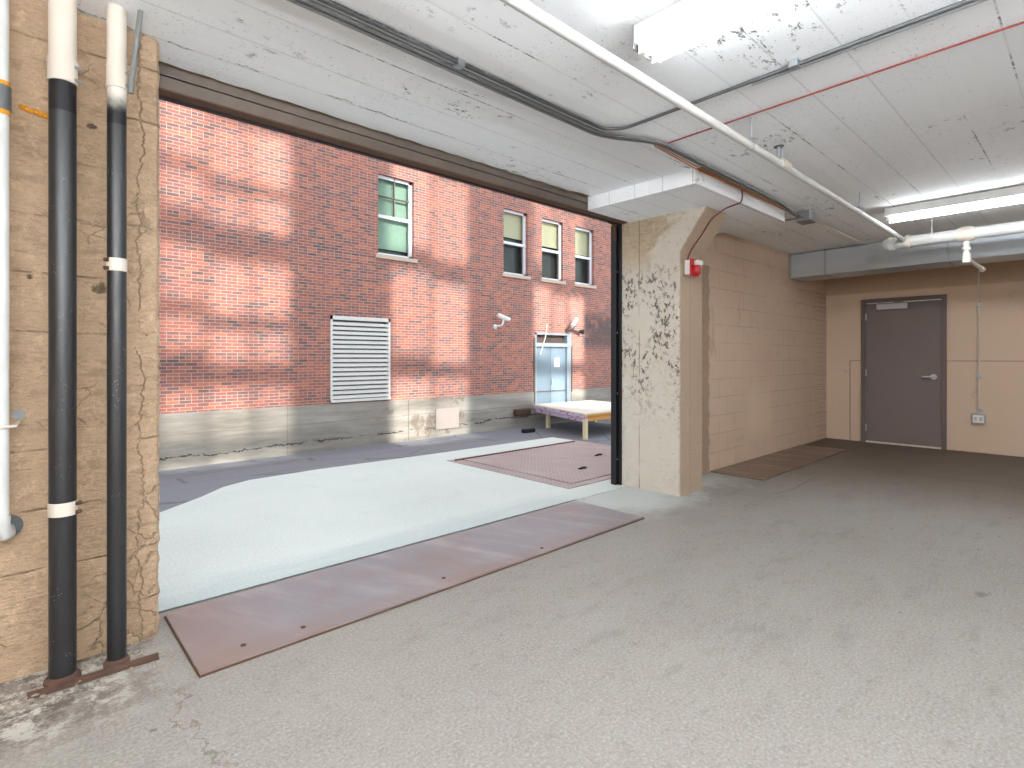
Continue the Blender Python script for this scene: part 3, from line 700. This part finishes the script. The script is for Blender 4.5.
tag(link('red_cable', T([(3.20, 1.93, 2.665), (3.18, 1.2, 2.668), (3.15, .3, 2.666), (3.12, -6.1, 2.668)], .005, 8), 'red_cable', None, True), 'straight red cable crossing the white ceiling', 'cable')
for k, dy in enumerate((0, .03)):
    pts = [(3.30, 1.95, 2.665), (3.15, 1.97 + dy * .3, 2.66), (3.16, 2.0 + dy * .5, 2.662), (3.75, 2.03 + dy, 2.668), (4.2, 2.04 + dy * .5, 2.670), (5.55, 2.045 + dy * .5, 2.672)]
    tag(link('orange_cable', T(bend(pts, .04), .0042, 8), 'orange_cable', None, True),
        ['orange cable along the slab edge, the one nearer the conduits', 'orange cable along the slab edge, the one farther from the conduits'][k], 'cable')
tag(link('ceiling_stain_strip', B(3.82, 5.50, 2.01, 2.068, 2.674, CZ), 'ceiling_stain'), 'brown stain on the ceiling along the thick slab edge, laid as a thin strip', 'strip')  # thin strip shaped for a brown stain on the ceiling
tag(link('alarm_cable', T(bend([(4.55, 2.05, 2.665), (4.56, 2.052, 2.60), (4.55, 2.06, 2.56), (4.60, 2.2, 2.558), (4.66, 2.285, 2.555), (4.62, 2.36, 2.49), (4.61, 2.44, 2.37), (4.59, 2.545, 2.23), (4.58, 2.565, 2.16), (4.585, 2.566, 2.14)], .05), .006, 8), 'maroon_cable', None, True),
    'maroon cable dropping from the ceiling to the fire alarm', 'cable')
# fire alarm
t = thing('fire_alarm', (4.60, 2.575, 2.07), 'red and white fire alarm horn strobe on the concrete pier', 'alarm')
link('back_box', B(4.54, 4.66, 2.52, 2.575, 2.01, 2.14, bev=.003), 'white_plastic', t)
link('red_plate', B(4.53, 4.67, 2.505, 2.521, 1.995, 2.15, bev=.004), 'red', t)
link('horn', T([(4.60, 2.506, 2.045), (4.60, 2.47, 2.045), (4.60, 2.462, 2.045)], [.055, .048, .03], 20), 'red', t, True)
link('strobe_lens', B(4.575, 4.665, 2.455, 2.506, 2.09, 2.138, bev=.012), 'lens', t)

# sprinkler branch along X and main along Y
t = thing('sprinkler_pipe', (4.0, 1.41, 2.52), 'long white sprinkler pipe hung diagonally below the ceiling', 'pipe')
link('pipe', T([(-3.1, 1.41, 2.525), (6.98, 1.41, 2.50)], .0225, 20), 'white_pipe', t, True)
for x in (3.75,):
    link('coupling', T([(x - .06, 1.41, 2.518), (x - .05, 1.41, 2.518), (x + .05, 1.41, 2.518), (x + .06, 1.41, 2.518)], [.029, .032, .032, .029], 20), 'cream_pipe', t, True)
for x in (3.25, 3.72, 5.4, .4):
    c = link('hanger', T([(x, 1.41, CZ), (x, 1.41, 2.556)], .005, 8), 'steel', t)
    bm = bmesh.new(); tube(bm, [(x, 1.41 + .03 * math.cos(a), 2.522 + .034 * math.sin(a)) for a in frange(0, 2 * math.pi, 16)], .0035, 6)
    link('hanger_ring', bm, 'steel', t, True)
sh = link('sprinkler_head', T([(3.66, 1.41, 2.54), (3.66, 1.41, 2.61)], .012, 12), 'steel', t, True)
link('deflector', T([(3.66, 1.41, 2.612), (3.66, 1.41, 2.617)], .032, 16), 'dark_conduit', sh)
t = thing('sprinkler_main', (7.0, 0, 2.48), 'thick white sprinkler main with capped end below the duct', 'pipe')
MZ = 2.485
link('pipe', T([(7.02, 1.56, MZ), (7.02, -6.1, MZ)], .058, 28), 'white_pipe', t, True)
link('end_cap', T([(7.02, 1.50, MZ), (7.02, 1.505, MZ), (7.02, 1.56, MZ), (7.02, 1.565, MZ), (7.02, 1.60, MZ)], [.064, .072, .072, .06, .05], 28), 'white_pipe', t, True)
for y in (1.18, -1.2):
    link('hanger_rod', T([(7.02, y, CZ), (7.02, y, MZ)], .006, 8), 'white_pipe', t)
    link('hanger_strap', T([(7.02, y - .015, MZ), (7.02, y + .015, MZ)], .0625, 24), 'white_pipe', t, True)
link('mechanical_tee', T([(7.02, .97, MZ), (7.02, .93, MZ), (7.02, .88, MZ), (7.02, .84, MZ)], [.066, .078, .078, .066], 28), 'cream_pipe', t, True)
link('tee_boss', T([(7.02, 1.40, MZ), (7.02, 1.36, MZ)], .07, 24), 'cream_pipe', t, True)
dr = link('drain_drop', T([(7.02, .905, MZ - .05), (7.02, .905, 2.215)], .024, 16), 'white_pipe', t, True)
link('drop_fitting', T([(7.02, .905, 2.36), (7.02, .905, 2.355), (7.02, .905, 2.33), (7.02, .905, 2.325)], [.03, .036, .036, .03], 18), 'cream_pipe', t, True)
link('drop_elbow', T([(7.02, .905, 2.29), (7.02, .905, 2.20)], .034, 18), 'white_pipe', t, True)
link('drain_arm', T([(7.02, .905, 2.245), (7.75, .87, 2.215)], .021, 16), 'cream_pipe', t, True)
link('arm_cap', T([(7.72, .872, 2.218), (7.80, .868, 2.212)], .029, 16), 'cream_pipe', t, True)

# galvanised duct along the back
t = thing('air_duct', (7.95, 0, 2.5), 'long galvanised sheet metal air duct under the ceiling near the door', 'duct')
bm = bmesh.new()
def dxf(y): return 7.90 - (2.90 - y) * .045
ya = [2.90, -6.1]
v = []
for y in ya:
    x = dxf(y); v.append([bm.verts.new(c) for c in ((x, y, 2.345), (x + .5, y, 2.345), (x + .5, y, 2.665), (x, y, 2.665))])
for k in range(4): bm.faces.new((v[0][k], v[0][(k + 1) % 4], v[1][(k + 1) % 4], v[1][k]))
bm.faces.new(v[0]); bm.faces.new(v[1][::-1])
link('duct_body', bm, 'duct', t)
for y in (2.89, 2.45, 1.17, -.1, -1.4):
    x = dxf(y); link('duct_seam', B(x - .008, x + .508, y - .012, y + .012, 2.337, 2.672), 'steel', t)
# outlet with conduit on back wall
t = thing('outlet', (9.42, 1.085, .45), 'wall outlet in a steel box below a vertical conduit right of the door', 'outlet')
link('outlet_box', B(9.36, 9.42, 1.015, 1.155, .385, .515, bev=.008), 'steel', t)
link('face_plate', B(9.352, 9.361, 1.03, 1.14, .40, .50, bev=.002), 'white_plastic', t)
for dy in (-.027, .027): link('socket', B(9.348, 9.353, 1.085 + dy - .016, 1.085 + dy + .016, .425, .475, bev=.002), 'closer', t)
t = thing('wall_conduit', (9.40, 1.085, 1.4), 'thin vertical conduit dropping to the outlet right of the door', 'conduit')
link('conduit', T([(9.40, 1.085, .51), (9.40, 1.085, CZ)], .0095, 12), 'cream_pipe', t, True)
for z in (.56, 1.0, 1.95): link('conduit_strap', B(9.385, 9.42, 1.05, 1.105, z - .02, z + .02, bev=.003), 'steel', t)

# ---- fluorescent fixtures
def fixture(x, y1, label, length=2.44, drop=0.0, rot=0):
    y0 = y1 - length
    t = thing('fluorescent_fixture', (x, y1 - length / 2, CZ), label, 'ceiling light', 'fluorescent strip lights on the ceiling')
    bm = bmesh.new()
    box(bm, x - .085, x + .085, y0, y1, 2.60, CZ - .004, bev=.004); box(bm, x - .03, x + .03, y0, y1, 2.585, 2.60)
    link('housing', bm, 'fixture', t)
    for ye in (y0, y1):
        bm = B(x - .09, x + .09, ye - .003, ye + .003, 2.572, CZ - .003, bev=.002)
        link('end_plate', bm, 'conduit', t)
    for dx in (-.052, .052):
        link('tube', T([(x + dx, y0 + .04, 2.574), (x + dx, y1 - .04, 2.574)], .016, 12), 'tube', t, True)
        if drop: link('tube', T([(x + dx, y0 + .04, 2.70), (x + dx, y1 - .04, 2.70)], .016, 12), 'fill_tube_up', t, True)
        for q in (y0 + .025, y1 - .025): link('lamp_holder', B(x + dx - .015, x + dx + .015, q - .016, q + .016, 2.553, 2.60, bev=.004), 'white_plastic', t)
    if drop:                             # added fill lamps, lowered on rods with extra tubes facing up
        for c in t.children:
            c.data.transform(Matrix.Translation((0, 0, -drop)))
        for q in (y0 + .3, y1 - .3):
            link('fill_lamp_rod', T([(x, q, CZ), (x, q, CZ - drop)], .005, 8), 'steel', t)
    if rot:
        c0 = Vector(t.location); t.rotation_euler = (0, 0, R(rot))
    return t
fixture(2.06, 1.36, 'lit fluorescent strip light at the top of the picture above the white pipe')
fixture(6.23, 1.40, 'lit fluorescent strip light beside the thick white main, near the far door')
fixture(2.06, -1.8, 'fluorescent strip light behind the viewer on the near side')
fixture(6.36, -1.6, 'fluorescent strip light behind the viewer on the far side')
fixture(-1.3, 1.4, 'fluorescent strip light over the left part of the room')
fixture(-1.3, -1.8, 'fluorescent strip light at the rear left of the room')

fixture(.68, .25, 'added unseen fill lamp hung behind the viewer, the right one', drop=.62, rot=90)  # unseen lamps added to brighten the ceiling and left wall
fixture(-1.0, .85, 'added unseen fill lamp hung behind the viewer, the left one', drop=.62, rot=90)
# ================================================================== BRICK BUILDING ACROSS THE ALLEY
FY = 12.3
bd = thing('brick_building', (8, FY, -.9), 'red brick building with a cast foundation across the alley', 'building')
holes = [(6.85, 7.90, 3.85, 5.88), (11.08, 12.11, 3.82, 5.81), (12.75, 13.78, 3.82, 5.81), (14.40, 15.42, 3.82, 5.81),
         (5.60, 7.18, .20, 2.25), (12.42, 14.18, -.24, 2.07)]
X0, X1, ZB, ZT = -7.0, 22.0, .17, 9.0
xs = sorted({X0, X1, *[h[0] for h in holes], *[h[1] for h in holes]}); zs = sorted({ZB, ZT, *[h[2] for h in holes if h[2] > ZB], *[h[3] for h in holes]})
bm = bmesh.new()
def inhole(x, z): return any(h[0] < x < h[1] and h[2] < z < h[3] for h in holes)
for a, b in zip(xs[:-1], xs[1:]):
    for c, d in zip(zs[:-1], zs[1:]):
        if not inhole((a + b) / 2, (c + d) / 2):
            bm.faces.new([bm.verts.new(p) for p in ((a, FY, c), (b, FY, c), (b, FY, d), (a, FY, d))])
for h in holes:            # reveals
    a, b, c, d = h; c = max(c, ZB)
    for q in (((a, c), (a, d)), ((a, d), (b, d)), ((b, d), (b, c)), ((b, c), (a, c))):
        (p0, p1), (q0, q1) = q
        bm.faces.new([bm.verts.new(p) for p in ((p0, FY, p1), (q0, FY, q1), (q0, FY + .3, q1), (p0, FY + .3, p1))])
for (p0, p1), (q0, q1) in (((X0, ZB), (X0, ZT)), ((X0, ZT), (X1, ZT)), ((X1, ZT), (X1, ZB))):
    bm.faces.new([bm.verts.new(p) for p in ((p0, FY, p1), (q0, FY, q1), (q0, FY + 4, q1), (p0, FY + 4, p1))])
bmesh.ops.remove_doubles(bm, verts=bm.verts[:], dist=.0005)
link('brick_wall', bm, 'brick', bd)
bm = bmesh.new(); box(bm, X0, 12.42, FY - .02, FY + .3, -1.1, ZB); box(bm, 14.18, X1, FY - .02, FY + .3, -1.1, ZB); box(bm, 12.42, 14.18, FY - .02, FY + .3, -1.1, -.27)
link('foundation', bm, 'foundation', bd)
def window(a, b, c, d, muntin, blind, bz):
    fr = bmesh.new(); y0, y1 = FY + .10, FY + .16; w = .07
    box(fr, a, a + w * .6, y0, y1, c, d); box(fr, b - w * 1.3, b, y0, y1, c, d); box(fr, a, b, y0, y1, c, c + w); box(fr, a, b, y0, y1, d - w, d)
    zm = (c + d) / 2 - .02; box(fr, a, b, y0 - .01, y1, zm - .04, zm + .04)
    mt_ = bmesh.new()
    if muntin:
        box(mt_, (a + b) / 2 - .015, (a + b) / 2 + .015, y0, y1, zm, d); box(mt_, a + .03, b - .03, y0, y1, (zm + d) / 2 - .015, (zm + d) / 2 + .015)
    o = link('window', fr, 'window_frame', bd)
    if muntin: link('muntin', mt_, 'door_frame', o)
    else: mt_.free()
    link('pane', B(a + .02, b - .02, FY + .135, FY + .14, c + .03, d - .03), 'glass', o)
    link('window_blind', B(a + .02, b - .02, FY + .24, FY + .25, bz, d), blind, o)
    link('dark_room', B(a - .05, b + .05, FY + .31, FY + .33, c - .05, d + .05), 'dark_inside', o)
    link('window_sill', B(a - .08, b + .08, FY - .06, FY + .11, c - .10, c, bev=.008), 'sill', bd)
window(*holes[0], True, 'green_blind', 4.05)
for h, bz in zip(holes[1:4], (5.0, 4.95, 4.9)): window(*h, False, 'blind', bz)
a, b, c, d = holes[4]
lv = bmesh.new(); box(lv, a, a + .05, FY - .03, FY + .1, c, d); box(lv, b - .05, b, FY - .03, FY + .1, c, d); box(lv, a, b, FY - .03, FY + .1, d - .09, d); box(lv, a, b, FY - .05, FY + .1, c, c + .06)
lo_ = link('louvre_vent', lv, 'louvre', bd)
bl = bmesh.new(); n = 17
for k in range(n):
    z = c + .08 + (d - .11 - c - .08) * k / n
    vs = [bl.verts.new(p) for p in ((a + .05, FY - .02, z), (b - .05, FY - .02, z), (b - .05, FY - .02, z + .062), (a + .05, FY - .02, z + .062), (a + .05, FY + .05, z + .085), (b - .05, FY + .05, z + .085))]
    bl.faces.new((vs[0], vs[1], vs[2], vs[3])); bl.faces.new((vs[3], vs[2], vs[5], vs[4]))
link('louvre_blade', bl, 'louvre', lo_)
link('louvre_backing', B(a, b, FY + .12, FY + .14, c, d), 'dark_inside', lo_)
# loading door
a, b, c, d = holes[5]
fr = bmesh.new(); box(fr, a, a + .08, FY - .01, FY + .2, c, d); box(fr, b - .20, b, FY + .0, FY + .2, c, d); box(fr, a, b, FY - .01, FY + .2, d - .06, d); box(fr, a, b, FY - .02, FY + .2, 1.62, 1.74)
dd = link('loading_door', fr, flat('grey_blue_door_frame', srgb(150, 160, 170), .5), bd)
mid = (a + b - .12) / 2
for q0, q1 in ((a + .08, mid - .006), (mid + .006, b - .2)):
    link('door_leaf', B(q0, q1, FY + .08, FY + .13, c, 1.62), 'blue_door', dd)
link('door_notice', B(mid + .18, mid + .44, FY + .072, FY + .08, .95, 1.25), 'white_plastic', dd)
link('pull_handle', T([(mid + .05, FY + .07, .35), (mid + .05, FY + .05, .4), (mid + .05, FY + .05, .5), (mid + .05, FY + .07, .55)], .015, 8), 'closer', dd)
link('transom_pane', B(a + .08, b - .2, FY + .12, FY + .125, 1.74, d - .06), 'glass', dd)
link('transom_backing', B(a + .05, b - .1, FY + .16, FY + .18, 1.72, d - .03), flat('brown_transom_board', srgb(112, 84, 78), .8), dd)
link('corner_guard', B(a - .06, a, FY - .03, FY + .02, -.2, 1.9), 'header', dd)
link('corner_guard', B(b, b + .05, FY - .03, FY + .02, .1, 1.7), 'header', dd)
tag(link('wall_panel', B(8.57, 9.35, FY - .05, FY - .02, -.70, -.14, bev=.004), 'patch'), 'whitewashed square access panel on the foundation', 'panel')
tag(link('dock_bumper', B(11.45, 12.1, FY - .18, FY - .022, -.52, -.33, bev=.03), 'rust'), 'rusty steel dock edge on the foundation left of the loading door', 'dock edge')

# security cameras
def bullet(loc, yaw, pitch, label, bracket_mat):
    t = thing('security_camera', loc, label, 'camera', None); L = Vector(loc)
    d = Vector((math.cos(yaw) * math.cos(pitch), math.sin(yaw) * math.cos(pitch), math.sin(pitch)))
    c = L + Vector((0, -.25, 0))
    link('camera_body', T([c - d * .17, c - d * .16, c + d * .15, c + d * .16], [.045, .056, .056, .05], 16), 'white_plastic', t, True)
    link('sun_shield', T([c - d * .2 + Vector((0, 0, .02)), c + d * .22 + Vector((0, 0, .02))], .062, 16), 'white_plastic', t, True)
    link('lens', T([c + d * .21, c + d * .23], .04, 12), 'black_steel', t)
    link('wall_arm', T(bend([c + Vector((0, 0, -.05)), c + Vector((-.02, 0.02, -.22)), L + Vector((-.12, 0, -.25))], .08), .03, 10), bracket_mat, t, True)
    link('mount_plate', T([L + Vector((-.12, -.03, -.25)), L + Vector((-.12, 0, -.25))], .07, 16), bracket_mat, t)
bullet((10.85, FY, 2.44), R(-12), R(-18), 'white bullet security camera on the brick between vent and loading door', 'white_plastic')
bullet((14.05, FY, 2.42), R(12), R(38), 'white security camera pointing up above the loading door', 'dark_conduit')
t = thing('wall_spotlight', (14.6, FY, 2.2), 'small dark spotlight on a bracket above the right of the loading door', 'lamp')
link('bracket', T([(14.1, FY - .05, 2.22), (14.5, FY - .12, 2.15)], .03, 10), 'dark_conduit', t, True)
link('lamp_head', T([(14.48, FY - .12, 2.17), (14.6, FY - .2, 2.14)], [.05, .09], 14), 'black_steel', t, True)
tag(link('hanging_wire', T([(12.95, FY - .04, 2.35), (12.85, FY - .05, 1.9), (12.62, FY - .05, 1.35)], .012, 6), 'white_plastic', None, True), 'thin white wire hanging down over the loading door', 'wire')

# wooden loading platform
pc = [(11.16, 9.2), (12.2, 12.1), (15.0, 12.1), (14.4, 9.25)]
t = thing('loading_platform', (12.6, 10.6, -.9), 'low wooden platform on posts in front of the loading door', 'platform')
slab_obj('deck', pc, -.215, -.245, 'plywood', t)
def beam(p, q, z0, z1, w, mat, name):
    p, q = Vector((*p, 0)), Vector((*q, 0)); dd_ = (q - p).normalized(); nn = Vector((-dd_.y, dd_.x, 0)) * w
    bm = bmesh.new(); pts = [p, q, q + nn, p + nn]; slab(bm, [(v.x, v.y) for v in pts], z1, z0); return link(name, bm, mat, t)
beam(pc[1], pc[0], -.335, -.245, .04, 'wrap', 'side_joist'); beam((12.25, 12.1), (11.22, 9.22), -.45, -.345, .05, 'wrap', 'lower_joist')
beam(pc[0], pc[3], -.30, -.245, .04, 'orange_wood', 'front_joist'); beam((11.24, 9.23), (14.38, 9.28), -.43, -.31, .05, 'orange_wood', 'lower_front_joist')
for x, y in ((11.26, 9.27), (14.2, 9.35), (12.3, 11.6), (14.6, 11.6)):
    link('post', B(x - .05, x + .05, y - .05, y + .05, gz(x, y) - .012, -.35), 'pale_wood', t)
tag(link('black_block', B(10.9, 11.35, 11.2, 11.35, -.90, -.80, bev=.02), 'black_steel'), 'small dark block on the alley ground by the foundation', 'block')
